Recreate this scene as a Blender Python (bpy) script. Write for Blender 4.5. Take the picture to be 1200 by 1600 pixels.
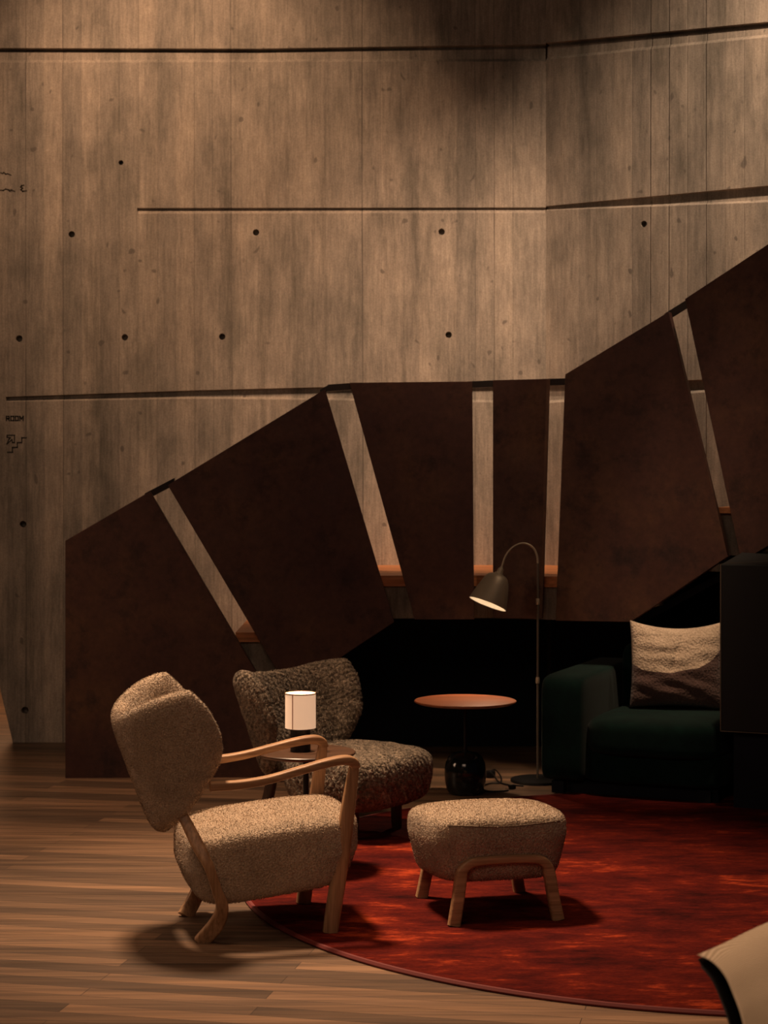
import bpy, bmesh, math, random
import numpy as np
from mathutils import Vector, Matrix
random.seed(7); rng = np.random.default_rng(7)
S = bpy.context.scene
for o in list(bpy.data.objects): bpy.data.objects.remove(o)
COL = S.collection
# ---------------------------------------------------------------- camera
F, YH, H = 2900.0, 735.0, 1.58          # focal length (px of a 1200 px wide frame), horizon row, eye height (m)
cd = bpy.data.cameras.new('camera'); cam = bpy.data.objects.new('camera', cd); COL.objects.link(cam)
cam.location = (0, 0, H); cam.rotation_euler = (math.pi/2, 0, 0)
cd.sensor_fit = 'HORIZONTAL'; cd.sensor_width = 36; cd.lens = F/1200*36; cd.shift_y = -(800-YH)/1200
cd.clip_start = .05; cd.clip_end = 60
cd.dof.use_dof = True; cd.dof.focus_distance = 6.7; cd.dof.aperture_fstop = 9
S.camera = cam
# ---------------------------------------------------------------- world, exposure
w = bpy.data.worlds.new('world'); S.world = w; w.use_nodes = True
w.node_tree.nodes['Background'].inputs[0].default_value = (.55, .62, .8, 1)
w.node_tree.nodes['Background'].inputs[1].default_value = .012
S.view_settings.view_transform = 'Standard'; S.view_settings.look = 'None'
S.view_settings.gamma = 1; S.view_settings.exposure = 0.0; S.view_settings.use_curve_mapping = False
# ---------------------------------------------------------------- unseen spots and area lights, some added as fill
def spot(loc, target, energy, color, size_deg, blend=.6, radius=.08):
    l = bpy.data.lights.new('unseen_overhead_spot', 'SPOT'); l.energy = energy; l.color = color
    l.spot_size = math.radians(size_deg); l.spot_blend = blend; l.shadow_soft_size = radius
    o = bpy.data.objects.new('unseen_overhead_spot', l); COL.objects.link(o); o.location = loc
    o.rotation_euler = (Vector(target)-Vector(loc)).to_track_quat('-Z', 'Y').to_euler(); return o
def area(loc, target, energy, color, sx, sy):
    l = bpy.data.lights.new('unseen_area_light', 'AREA'); l.shape = 'RECTANGLE'; l.size = sx; l.size_y = sy; l.energy = energy; l.color = color
    o = bpy.data.objects.new('unseen_area_light', l); COL.objects.link(o); o.location = loc
    o.rotation_euler = (Vector(target)-Vector(loc)).to_track_quat('-Z', 'Y').to_euler(); return o
WARM = (1, .66, .40); AMB = (1, .52, .26)
spot((-1.6, 8.4, 5.9), (-1.1, 10.78, 3.35), 540, (1, .60, .36), 56, 1.)       # wall washers
spot((1.3, 7.9, 5.6), (.15, 10.78, 2.1), 500, (1, .64, .42), 36, 1.)
spot((3.0, 8.0, 5.9), (2.15, 10.2, 3.0), 860, (1, .69, .47), 54, 1.)
spot((-1.35, 7.7, 5.7), (-.05, 6.8, 0), 2300, (1, .67, .43), 40, 1., .36)         # over the chairs
spot((1.5, 6.3, 5.7), (.9, 6.6, 0), 130, (1, .64, .40), 40, 1., .22)
spot((1.6, 7.6, 5.7), (1.35, 9.15, .7), 800, (1, .66, .42), 16, 1., .10)  # added spot that brightens the pillow
spot((-2.0, 8.0, 5.6), (-1.5, 8.2, 0), 400, (1, .60, .36), 44, 1., .2)
spot((-1.4, 4.8, 5.6), (-1.2, 4.9, 0), 190, (1, .56, .32), 50, 1., .3)
spot((1.1, 3.0, 5.0), (1.1, 3.4, 0), 420, (1, .68, .46), 50, 1., .10)  # added spot that brightens the foreground chair
area((-3.7, 7.6, 1.9), (-.4, 6.5, .4), 20, (1, .62, .40), 1.0, 1.0)  # soft fill from the left, an unseen source without fixture
area((-2.9, 13.6, 2.6), (-2.9, 13.0, 0), 45, AMB, 1.0, 1.0)
area((-1.0, 1.5, 4.2), (0, 7.5, .6), 30, (1, .68, .48), 2.5, 1.5)  # added front fill from the camera side, without fixture
# ---------------------------------------------------------------- helpers
def P(px, py, D): return Vector(((px-600)/F*D, D, H-(py-YH)/F*D))
def G(px, py): D = F*H/(py-YH); return Vector(((px-600)/F*D, D, 0))
def onplane(px, py, A, B):
    k = (px-600)/F; dx, dy = B[0]-A[0], B[1]-A[1]
    D = (A[0]*dy - A[1]*dx)/(k*dy - dx); return P(px, py, D)
def tag(o, label=None, cat=None, group=None, kind=None):
    if label: o['label'] = label
    if cat: o['category'] = cat
    if group: o['group'] = group
    if kind: o['kind'] = kind
    return o
def empty(name, loc, rz=0, **k):
    o = bpy.data.objects.new(name, None); COL.objects.link(o); o.location = loc; o.rotation_euler = (0, 0, rz)
    o.empty_display_size = .05; return tag(o, **k)
def mesh_obj(name, verts, faces, mat, parent=None, smooth=True, angle=None):
    me = bpy.data.meshes.new(name); me.from_pydata([tuple(v) for v in verts], [], faces); me.update()
    bm = bmesh.new(); bm.from_mesh(me); bmesh.ops.remove_doubles(bm, verts=bm.verts, dist=1e-6)
    bmesh.ops.recalc_face_normals(bm, faces=bm.faces); bm.to_mesh(me); bm.free()
    o = bpy.data.objects.new(name, me); COL.objects.link(o); me.materials.append(mat)
    if smooth:
        me.shade_smooth() if angle is None else me.set_sharp_from_angle(angle=math.radians(angle)) or None
        for p in me.polygons: p.use_smooth = True
        if angle is not None: me.set_sharp_from_angle(angle=math.radians(angle))
    else:
        for p in me.polygons: p.use_smooth = False
    if parent: o.parent = parent
    return o
def bevel(o, w, seg=2):
    m = o.modifiers.new('bevel', 'BEVEL'); m.width = w; m.segments = seg; m.limit_method = 'ANGLE'; m.angle_limit = math.radians(35); return o
def box(name, c, s, mat, parent=None, rz=0, bev=0, taper=1):
    v = []; f = [(0,1,3,2),(4,6,7,5),(0,4,5,1),(2,3,7,6),(0,2,6,4),(1,5,7,3)]
    for x in (-1, 1):
        for y in (-1, 1):
            for z in (-1, 1):
                t = taper if z < 0 else 1
                p = Vector((x*s[0]/2*t, y*s[1]/2*t, z*s[2]/2)); p.rotate(Matrix.Rotation(rz, 3, 'Z')); v.append(p+Vector(c))
    o = mesh_obj(name, v, f, mat, parent, smooth=False)
    if bev: bevel(o, bev)
    return o
def prism(name, front, off, mat, parent=None, bev=0):
    n = len(front); v = [Vector(p) for p in front] + [Vector(p)+Vector(off) for p in front]
    f = [tuple(range(n)), tuple(range(2*n-1, n-1, -1))] + [(i, (i+1) % n, n+(i+1) % n, n+i) for i in range(n)]
    o = mesh_obj(name, v, f, mat, parent, smooth=False)
    if bev: bevel(o, bev, 1)
    return o
def lathe(name, prof, mat, parent=None, n=48, M=Matrix.Identity(4), angle=35, caps=True):
    v = []; f = []
    for r, z in prof:
        for i in range(n):
            a = 2*math.pi*i/n; v.append(M @ Vector((r*math.cos(a), r*math.sin(a), z)))
    for j in range(len(prof)-1):
        for i in range(n):
            k = (i+1) % n; f.append((j*n+i, j*n+k, (j+1)*n+k, (j+1)*n+i))
    if caps and prof[0][0] > 1e-5: f.append(tuple(range(n-1, -1, -1)))
    if caps and prof[-1][0] > 1e-5: f.append(tuple((len(prof)-1)*n+i for i in range(n)))
    return mesh_obj(name, v, f, mat, parent, angle=angle)
def crm(pts, per=8):
    pts = [np.array(p, float) for p in pts]; out = []
    Q = [2*pts[0]-pts[1]] + pts + [2*pts[-1]-pts[-2]]
    for i in range(1, len(Q)-2):
        for k in range(per):
            t = k/per; a, b, c, d = Q[i-1], Q[i], Q[i+1], Q[i+2]
            out.append(.5*((2*b)+(c-a)*t+(2*a-5*b+4*c-d)*t*t+(3*b-a-3*c+d)*t**3))
    out.append(pts[-1]); return out
def tube(name, pts, r, mat, parent=None, per=8, n=12):
    Q = crm([tuple(p)+(r,) if len(p) == 3 else tuple(p) for p in pts], per)
    return sweep_raw(name, [q[:3] for q in Q], [(q[3], q[3]) for q in Q], (0.13, .29, 1), mat, parent, n, 2)
def sweep_raw(name, path, wh, side, mat, parent=None, n=20, e=4):
    # cross-section: superellipse, half sizes (a along "side", b across)
    v = []; f = []; side = Vector(side)
    for i, p in enumerate(path):
        p = Vector(p); a = Vector(path[max(i-1, 0)]); b = Vector(path[min(i+1, len(path)-1)]); T = (b-a).normalized()
        A = (side - T*side.dot(T)).normalized(); B = T.cross(A)
        for k in range(n):
            th = 2*math.pi*k/n; c, s = math.cos(th), math.sin(th)
            x = abs(c)**(2/e)*math.copysign(1, c); y = abs(s)**(2/e)*math.copysign(1, s)
            v.append(p + A*x*wh[i][0] + B*y*wh[i][1])
    m = len(path)
    for j in range(m-1):
        for k in range(n):
            q = (k+1) % n; f.append((j*n+k, j*n+q, (j+1)*n+q, (j+1)*n+k))
    f.append(tuple(range(n-1, -1, -1))); f.append(tuple((m-1)*n+k for k in range(n)))
    return mesh_obj(name, v, f, mat, parent, angle=50)
def sweep(name, pts, side, mat, parent=None, per=8, n=20, e=4):    # pts: (x, y, z, a, b)
    Q = crm(pts, per); return sweep_raw(name, [q[:3] for q in Q], [(q[3], q[4]) for q in Q], side, mat, parent, n, e)
def supercube(N, n, fn, pq=None):
    if not isinstance(n, tuple): n = (n, n)
    v = []; f = []; idx = {}
    def vid(x, y, z):
        k = (round(x*N), round(y*N), round(z*N))
        if k not in idx:
            x, y, z = k[0]/N, k[1]/N, k[2]/N
            X, Y, Z = (math.sin(q*math.pi/2*.5)/math.sin(math.pi/4)*1.0 for q in (x, y, z))
            L = ((abs(X)**n[0]+abs(Y)**n[0])**(n[1]/n[0])+abs(Z)**n[1])**(1/n[1]); idx[k] = len(v); v.append(fn(X/L, Y/L, Z/L))
        return idx[k]
    st = 2/N
    for ax in range(3):
        for sgn in (-1, 1):
            for i in range(N):
                for j in range(N):
                    q = []
                    for a, b in ((i, j), (i+1, j), (i+1, j+1), (i, j+1)):
                        c = [0, 0, 0]; c[ax] = sgn; c[(ax+1) % 3] = -1+a*st; c[(ax+2) % 3] = -1+b*st; q.append(vid(*c))
                    f.append(tuple(q))
    return v, f
def fuzz(o, count, length, width, lean=.5, curl=.6, clump=0.0, seed=1):
    """add short fibres of the fabric to the same mesh"""
    r = np.random.default_rng(seed); me = o.data; me.calc_loop_triangles()
    nv = len(me.vertices); co = np.empty(nv*3); me.vertices.foreach_get('co', co); co = co.reshape(-1, 3)
    no = np.empty(nv*3); me.vertices.foreach_get('normal', no); no = no.reshape(-1, 3)
    nt = len(me.loop_triangles); tr = np.empty(nt*3, dtype=np.int32); me.loop_triangles.foreach_get('vertices', tr); tr = tr.reshape(-1, 3)
    A, B, C = co[tr[:, 0]], co[tr[:, 1]], co[tr[:, 2]]
    ar = np.linalg.norm(np.cross(B-A, C-A), axis=1); t = r.choice(nt, count, p=ar/ar.sum())
    a = r.random(count); b = r.random(count); fl = a+b > 1; a[fl] = 1-a[fl]; b[fl] = 1-b[fl]; a = a[:, None]; b = b[:, None]
    p = A[t]*(1-a-b)+B[t]*a+C[t]*b; n = no[tr[t, 0]]*(1-a-b)+no[tr[t, 1]]*a+no[tr[t, 2]]*b
    n /= np.linalg.norm(n, axis=1)[:, None]
    d = r.normal(size=(count, 3))
    if clump:
        k = 1/clump
        ph = r.random((3, 3))*6
        d2 = np.stack([np.sin(p@np.array([k, k*1.3, k*.7])+ph[0, i])+np.sin(p@np.array([-k*.8, k*.9, k*1.2])+ph[1, i])+np.sin(p@np.array([k*1.1, -k*.6, -k])+ph[2, i]) for i in range(3)], 1)
        d = d*.45+d2
    d -= n*(d*n).sum(1)[:, None]; d /= np.linalg.norm(d, axis=1)[:, None]+1e-9
    sd = np.cross(n, d); L = length*(.6+.8*r.random((count, 1))); W = width*(.7+.6*r.random((count, 1)))
    p = p - n*length*.15
    m = p+n*L*.6+d*L*lean*.5; e = p+n*L*(1-curl*.5)+d*L*(lean+curl*.5)+sd*L*curl*(r.random((count, 1))-.5)
    V = np.stack([p-sd*W, p+sd*W, m+sd*W*.9, m-sd*W*.9, e], 1).reshape(-1, 3)
    base = nv+np.arange(count)*5
    faces = [tuple(p_.vertices) for p_ in me.polygons]
    mats = me.materials[:]
    q = np.stack([base, base+1, base+2, base+3], 1).tolist(); tq = np.stack([base+3, base+2, base+4], 1).tolist()
    me2 = bpy.data.meshes.new(me.name); me2.from_pydata(np.concatenate([co, V]).tolist(), [], faces+[tuple(x) for x in q]+[tuple(x) for x in tq])
    me2.update(); me2.shade_smooth()
    for m_ in mats: me2.materials.append(m_)
    o.data = me2; return o
def bake(o):
    dg = bpy.context.evaluated_depsgraph_get(); me = bpy.data.meshes.new_from_object(o.evaluated_get(dg))
    o.modifiers.clear(); o.data = me; return o
def subsurf(o, lv=1):
    m = o.modifiers.new('s', 'SUBSURF'); m.levels = lv; m.render_levels = lv; return bake(o)
def lumpy(o, amp, sc, seed=0):
    from mathutils import noise
    me = o.data
    for v in me.vertices:
        v.co += v.normal*amp*noise.noise(v.co*sc+Vector((seed, 0, 0)))
    return o
# ---------------------------------------------------------------- materials
def mat(name, col=(.5, .5, .5), rough=.6, metal=0, spec=.5):
    m = bpy.data.materials.new(name); m.use_nodes = True; b = m.node_tree.nodes['Principled BSDF']
    b.inputs['Base Color'].default_value = (*col, 1); b.inputs['Roughness'].default_value = rough
    b.inputs['Metallic'].default_value = metal; b.inputs['Specular IOR Level'].default_value = spec
    return m
class NT:
    def __init__(s, m): s.m = m; s.t = m.node_tree; s.b = s.t.nodes['Principled BSDF']; s.tc = s.t.nodes.new('ShaderNodeTexCoord')
    def n(s, ty, **k):
        x = s.t.nodes.new(ty)
        for a, b in k.items():
            if a.startswith('i_'):
                key = a[2:]; key = int(key) if key.isdigit() else key.replace('_', ' ')
                x.inputs[key].default_value = b
            else: setattr(x, a, b)
        return x
    def l(s, a, b): s.t.links.new(a, b)
    def map(s, scale=(1, 1, 1), rot=(0, 0, 0), loc=(0, 0, 0)):
        m = s.n('ShaderNodeMapping'); m.inputs['Scale'].default_value = scale; m.inputs['Rotation'].default_value = rot; m.inputs['Location'].default_value = loc
        s.l(s.tc.outputs['Object'], m.inputs[0]); return m.outputs[0]
    def noise(s, vec, scale, detail=3, rough=.55):
        x = s.n('ShaderNodeTexNoise'); x.inputs['Scale'].default_value = scale; x.inputs['Detail'].default_value = detail; x.inputs['Roughness'].default_value = rough
        s.l(vec, x.inputs['Vector']); return x.outputs['Fac']
    def ramp(s, fac, stops):
        x = s.n('ShaderNodeValToRGB'); e = x.color_ramp.elements
        while len(e) < len(stops): e.new(.5)
        for q, (p, c) in zip(e, stops): q.position = p; q.color = (*c, 1) if len(c) == 3 else c
        s.l(fac, x.inputs[0]); return x.outputs[0]
    def mix(s, a, b, fac, mode='MIX'):
        x = s.n('ShaderNodeMix', data_type='RGBA', blend_type=mode)
        for sock, val in ((x.inputs[0], fac), (x.inputs[6], a), (x.inputs[7], b)):
            if isinstance(val, (int, float)): sock.default_value = val
            elif isinstance(val, tuple): sock.default_value = (*val, 1)
            else: s.l(val, sock)
        return x.outputs[2]
    def math(s, op, a, b=0, c=None):
        x = s.n('ShaderNodeMath', operation=op)
        for i, val in enumerate((a, b) if c is None else (a, b, c)):
            if isinstance(val, (int, float)): x.inputs[i].default_value = val
            else: s.l(val, x.inputs[i])
        return x.outputs[0]
    def bump(s, h, strength, dist, prev=None):
        x = s.n('ShaderNodeBump'); x.inputs['Strength'].default_value = strength; x.inputs['Distance'].default_value = dist; s.l(h, x.inputs['Height'])
        if prev: s.l(prev, x.inputs['Normal'])
        return x.outputs[0]
    def col(s, c): s.l(c, s.b.inputs['Base Color'])
    def nrm(s, c): s.l(c, s.b.inputs['Normal'])
def concrete(name, planks=True, tint=(1, 1, 1), rot=0):
    m = mat(name, rough=.85, spec=.3); k = NT(m)
    v = k.map(rot=(0, 0, rot)); sp = k.n('ShaderNodeSeparateXYZ'); k.l(v, sp.inputs[0])
    # board index along the wall
    wob = k.noise(k.map((1, 1, .15), (0, 0, rot)), 1.4, 1)
    xs = k.math('MULTIPLY', k.math('ADD', sp.outputs[0], k.math('MULTIPLY', wob, .03)), 9.2)
    idx = k.math('FLOOR', xs); fr = k.math('FRACT', xs)
    wn = k.n('ShaderNodeTexWhiteNoise', noise_dimensions='1D'); k.l(idx, wn.inputs['W'])
    edge = k.math('ABSOLUTE', k.math('SUBTRACT', fr, .5))                    # .5 at joints
    joint = k.ramp(edge, [(.455, (0, 0, 0)), (.497, (1, 1, 1))])
    wn2 = k.n('ShaderNodeTexWhiteNoise', noise_dimensions='1D'); k.l(k.math('ADD', k.math('FLOOR', k.math('ADD', xs, .5)), 37.3), wn2.inputs['W'])
    jstr = k.math('MULTIPLY', joint, k.math('POWER', wn2.outputs['Value'], 1.6))
    streak = k.noise(k.map((11, 11, .9), (0, 0, rot)), 1, 5, .68)
    fine = k.noise(k.map((80, 80, 7), (0, 0, rot)), 1, 4, .7)
    grain = k.noise(k.map((130, 130, 130)), 1, 2, .6)
    big = k.noise(k.map((.9, .9, .6), (0, 0, rot)), 1, 4, .6)
    mid = k.noise(k.map((4, 4, 1.4), (0, 0, rot), (3, 1, 7)), 1, 5, .65)
    patch = k.noise(k.map((7, 7, 5)), 1, 4, .6)
    speck = k.noise(k.map((24, 24, 17)), 1, 0, .5)
    c = k.ramp(big, [(.3, (.34, .30, .25)), (.7, (.45, .39, .325))])
    c = k.mix(c, k.ramp(streak, [(.30, (.66, .67, .66)), (.47, (.93, .93, .93)), (.70, (1.10, 1.09, 1.07))]), 1, 'MULTIPLY')
    c = k.mix(c, k.ramp(mid, [(.34, (.66, .68, .68)), (.5, (.98, .98, .98)), (.64, (1.10, 1.08, 1.06))]), 1, 'MULTIPLY')
    c = k.mix(c, k.ramp(patch, [(.35, (.84, .84, .84)), (.65, (1.08, 1.07, 1.06))]), 1, 'MULTIPLY')
    c = k.mix(c, k.ramp(fine, [(.3, (.76, .76, .76)), (.65, (1.12, 1.11, 1.10))]), 1, 'MULTIPLY')
    c = k.mix(c, k.ramp(grain, [(.3, (.84, .84, .84)), (.7, (1.1, 1.1, 1.1))]), 1, 'MULTIPLY')
    if planks:
        c = k.mix(c, k.ramp(wn.outputs['Value'], [(0, (.84, .85, .86)), (1, (1.08, 1.07, 1.06))]), 1, 'MULTIPLY')
        brk = k.ramp(k.noise(k.map((6, 6, 1.1), (0, 0, rot), (9, 2, 4)), 1, 3, .6), [(.36, (.1, .1, .1)), (.58, (1, 1, 1))])
        c = k.mix(c, (.10, .095, .085), k.math('MULTIPLY', k.math('MULTIPLY', jstr, .75), brk))
    c = k.mix(c, (.09, .08, .07), k.ramp(speck, [(.79, (0, 0, 0)), (.84, (.6, .6, .6))]))
    if tint != (1, 1, 1): c = k.mix(c, tint, 1, 'MULTIPLY')
    k.col(c)
    h = k.math('ADD', k.math('MULTIPLY', fine, .3), k.math('MULTIPLY', streak, .35))
    h = k.math('ADD', h, k.math('MULTIPLY', grain, .2))
    if planks: h = k.math('ADD', k.math('SUBTRACT', h, k.math('MULTIPLY', jstr, 1.2)), k.math('MULTIPLY', wn.outputs['Value'], .35))
    k.nrm(k.bump(h, .5, .006)); return m
def wood(name, c1, c2, rough=.5, axis=0, scale=1.0, rot=0, spec=.4):
    m = mat(name, rough=rough, spec=spec); k = NT(m); s = [38*scale]*3; s[axis] = 2.2*scale
    g = k.noise(k.map(tuple(s), (0, 0, rot)), 1, 4, .6); s2 = [120*scale]*3; s2[axis] = 5*scale
    g2 = k.noise(k.map(tuple(s2), (0, 0, rot)), 1, 2, .6)
    c = k.ramp(g, [(.3, c1), (.68, c2)]); c = k.mix(c, k.ramp(g2, [(.35, (.72, .7, .68)), (.6, (1.05, 1.05, 1.05))]), 1, 'MULTIPLY')
    k.col(c); k.nrm(k.bump(g2, .15, .0015)); return m
def fabric(name, c1, c2, sc, bump, c3=None, sheen=.3, patch=9):
    m = mat(name, rough=.95, spec=.12); k = NT(m); k.b.inputs['Sheen Weight'].default_value = sheen; k.b.inputs['Sheen Roughness'].default_value = .6
    a = k.noise(k.map(), sc, 3, .65); b = k.noise(k.map(), patch, 3, .6)
    vo = k.n('ShaderNodeTexVoronoi'); vo.inputs['Scale'].default_value = sc*.8; k.l(k.tc.outputs['Object'], vo.inputs['Vector'])
    c = k.ramp(a, [(.3, c1), (.66, c2)]); c = k.mix(c, k.ramp(b, [(.3, c3 or (.85, .84, .82)), (.65, (1.05, 1.05, 1.05))]), 1, 'MULTIPLY')
    k.col(c); k.nrm(k.bump(k.math('SUBTRACT', a, k.math('MULTIPLY', vo.outputs['Distance'], .8)), bump, .006)); return m
CONC = concrete('board_marked_concrete'); CONR = concrete('board_marked_concrete_right', rot=math.radians(30)); CONS = concrete('stair_concrete', False, (.8, .8, .78))
OAK = wood('oiled_oak', (.33, .175, .085), (.56, .33, .175), .45, 0, 1); OAKZ = wood('oiled_oak_upright', (.33, .175, .085), (.56, .33, .175), .45, 2, 1)
DARKW = wood('smoked_wood', (.035, .018, .012), (.075, .038, .022), .4, 2, 1)
WALN = wood('walnut_top', (.055, .028, .016), (.11, .055, .03), .38, 0, .7); REDW = wood('red_toned_tabletop', (.34, .11, .05), (.48, .17, .075), .4, 0, .5)
TREAD = wood('stair_tread_wood', (.50, .17, .06), (.78, .33, .13), .42, 0, .5)
BOUC = fabric('beige_boucle', (.40, .285, .185), (.70, .53, .37), 170, 1.)
SHEEP = fabric('grey_brown_sheepskin', (.10, .076, .055), (.54, .42, .30), 75, .9, (.45, .45, .44), .15, 22)
GREEN = fabric('green_velvet', (.001, .010, .0085), (.0025, .018, .014), 12, .05, (.7, .8, .8), .04, 5)
BLK = mat('black_metal', (.012, .012, .013), .45, .4); BRASS = mat('aged_brass', (.46, .38, .27), .5, .55)
STEELB = mat('handrail_steel', (.035, .026, .022), .5, .6); POLE = mat('dark_brass', (.13, .105, .08), .5, .5); WHITE = mat('white_enamel', (.85, .8, .72), .5)
VOID = mat('black_parts_and_shade', (.012, .014, .020), .8, spec=.1)  # near-black for dark parts; under the stair it stands in for shade
def corten():
    m = mat('rusted_steel', rough=.62, metal=.25, spec=.4); k = NT(m)
    a = k.noise(k.map((1.3, 1.3, 1.3)), 1.2, 5, .62); b = k.noise(k.map((3, 3, 3)), 2.2, 5, .7); c_ = k.noise(k.map((30, 30, 30)), 1, 4, .7)
    c = k.ramp(a, [(.36, (.058, .024, .021)), (.52, (.076, .033, .024)), (.68, (.11, .052, .029))])
    c = k.mix(c, (.024, .015, .016), k.ramp(b, [(.52, (0, 0, 0)), (.7, (.75, .75, .75))]))
    c = k.mix(c, k.ramp(c_, [(.3, (.8, .8, .8)), (.7, (1.15, 1.13, 1.1))]), 1, 'MULTIPLY')
    sc = k.noise(k.map((3, 3, 90)), 1, 2, .5); c = k.mix(c, (.14, .08, .05), k.ramp(sc, [(.76, (0, 0, 0)), (.80, (.35, .35, .35))]))
    k.col(c); k.l(k.ramp(b, [(.3, (.5, .5, .5)), (.7, (.75, .75, .75))]), k.b.inputs['Roughness']); k.nrm(k.bump(c_, .12, .002)); return m
CORT = corten()
def floor_mat():
    m = mat('oak_strip_floor', rough=.42, spec=.45); k = NT(m)
    v = k.map(rot=(0, 0, math.radians(12)))
    br = k.n('ShaderNodeTexBrick', offset=.37, squash=1.0); br.inputs['Scale'].default_value = 1; br.inputs['Brick Width'].default_value = 1.5; br.inputs['Row Height'].default_value = .085
    br.inputs['Mortar Size'].default_value = .0012; br.inputs['Mortar Smooth'].default_value = .3; br.inputs['Bias'].default_value = 0
    br.inputs['Color1'].default_value = (0, 0, 0, 1); br.inputs['Color2'].default_value = (1, 1, 1, 1); br.inputs['Mortar'].default_value = (.3, .3, .3, 1); k.l(v, br.inputs['Vector'])
    g = k.noise(k.map((1.1, 42, 1), (0, 0, math.radians(12))), 1, 4, .6); g2 = k.noise(k.map((3, 160, 1), (0, 0, math.radians(12))), 1, 3, .6); bg = k.noise(k.map((1, 1, 1)), .9, 2)
    g3 = k.noise(k.map((.7, 11, 1), (0, 0, math.radians(12))), 1, 3, .6)
    c = k.ramp(br.outputs['Color'], [(0, (.12, .078, .052)), (.5, (.19, .118, .073)), (1, (.31, .185, .11))])
    c = k.mix(c, k.ramp(g, [(.3, (.5, .5, .5)), (.5, (.95, .95, .95)), (.7, (1.3, 1.26, 1.2))]), 1, 'MULTIPLY')
    c = k.mix(c, k.ramp(g3, [(.3, (.62, .62, .62)), (.7, (1.3, 1.28, 1.24))]), 1, 'MULTIPLY')
    c = k.mix(c, k.ramp(g2, [(.3, (.74, .74, .74)), (.65, (1.1, 1.1, 1.1))]), 1, 'MULTIPLY')
    c = k.mix(c, (.03, .02, .015), br.outputs['Fac'])
    k.col(c); k.l(k.ramp(g, [(.3, (.5, .5, .5)), (.7, (.36, .36, .36))]), k.b.inputs['Roughness'])
    k.nrm(k.bump(k.math('SUBTRACT', g2, k.math('MULTIPLY', br.outputs['Fac'], 2)), .2, .002)); return m
FLOOR = floor_mat()
def rug_mat():
    m = mat('red_rug_pile', rough=.95, spec=.05); k = NT(m); 
    a = k.noise(k.map((1.5, 2.6, 1)), 1.3, 6, .7); b = k.noise(k.map((7, 22, 1)), 1, 4, .7); c_ = k.noise(k.map((60, 120, 1)), 1, 3, .6)
    f = k.math('ADD', k.math('MULTIPLY', a, .72), k.math('MULTIPLY', b, .28))
    c = k.ramp(f, [(.36, (.022, .004, .004)), (.47, (.075, .008, .006)), (.55, (.125, .013, .007)), (.65, (.46, .060, .018))])
    c = k.mix(c, k.ramp(c_, [(.3, (.7, .7, .7)), (.7, (1.15, 1.15, 1.15))]), 1, 'MULTIPLY')
    k.col(c); k.nrm(k.bump(k.math('ADD', c_, k.math('MULTIPLY', b, 1.2)), .5, .006)); return m
RUG = rug_mat(); BIND = mat('rug_binding', (.16, .022, .018), .7)
# ---------------------------------------------------------------- the room
WD = 10.78; COR = (853-600)/F*WD; RA = math.radians(30); RD = Vector((math.cos(RA), -math.sin(RA), 0))
tag(box('floor', (0, 7.5, -.05), (16, 17, .1), FLOOR), kind='structure')
tag(box('ceiling', (0, 7.5, 6.25), (16, 17, .1), mat('dark_ceiling', (.03, .03, .03), .9)), kind='structure')
def zl(y, D=WD): return H-(y-YH)/F*D
def interp(t, x): return float(np.interp(x, [a for a, b in t], [b for a, b in t]))
def wall_mesh(name, cols, m, back):
    """cols: (point, [z rows bottom..top], [depth rows]) ; front skin, then a back skin: a solid wall"""
    V = []; Fc = []; n = len(cols[0][1])
    for pt, zs, ds in cols:
        for z, d in zip(zs, ds): V.append(Vector((pt[0], pt[1], z)) + back*d)
    nb = len(V)
    for pt, zs, ds in cols:
        for z in (zs[0], zs[-1]): V.append(Vector((pt[0], pt[1], z)) + back*.35)
    for i in range(len(cols)-1):
        for j in range(n-1): Fc.append((i*n+j, (i+1)*n+j, (i+1)*n+j+1, i*n+j+1))
        b0, b1 = nb+2*i, nb+2*(i+1)
        Fc += [(b0, b0+1, b1+1, b1), (i*n, b0, b1, (i+1)*n), (i*n+n-1, (i+1)*n+n-1, b1+1, b0+1)]
    for i in (0, len(cols)-1): Fc.append(tuple(range(i*n, i*n+n)) + (nb+2*i+1, nb+2*i))
    me = bpy.data.meshes.new(name); me.from_pydata([tuple(v) for v in V], [], Fc); bm = bmesh.new(); bm.from_mesh(me)
    bmesh.ops.triangulate(bm, faces=[f for f in bm.faces if len(f.verts) > 4]); bmesh.ops.recalc_face_normals(bm, faces=bm.faces)
    bm.to_mesh(me); bm.free()
    o = bpy.data.objects.new(name, me); COL.objects.link(o); me.materials.append(m); return tag(o, kind='structure')
g3U = [(0, 622), (10, 621), (300, 611), (500, 606), (853, 600)]; g3L = [(0, 628), (10, 628), (300, 623), (500, 625), (853, 630)]
g2U = [(0, 325), (215, 326), (853, 325)]; g2L = [(0, 334), (215, 334), (853, 333)]
g1U = [(-400, 76), (0, 76), (400, 77), (853, 70)]; g1L = [(-400, 98), (0, 98), (853, 96)]
ground = WD*0
def lcol(px, d1, d2, d3, xb=None):
    U3, L3, U2, L2, U1, L1 = (zl(interp(t, px)) for t in (g3U, g3L, g2U, g2L, g1U, g1L))
    pt = ((px-600)/F*WD, WD)
    e = .004
    mid = lambda a, b: a+min(.014, .45*(b-a))
    zs = [-.02, L3, mid(L3, U3), U3, U3+e, L2, mid(L2, U2), U2, U2+e, L1, L1+.020, U1-.018, U1, U1+e, 6.3]
    ds = [0, 0, d3*.7, d3, 0, 0, d2*.6, d2, 0, 0, .020*(d1>0), .023*(d1>0), .05*(d1>0), 0, 0]
    return (pt, zs, ds)
Dp = .035
cols = []
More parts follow.
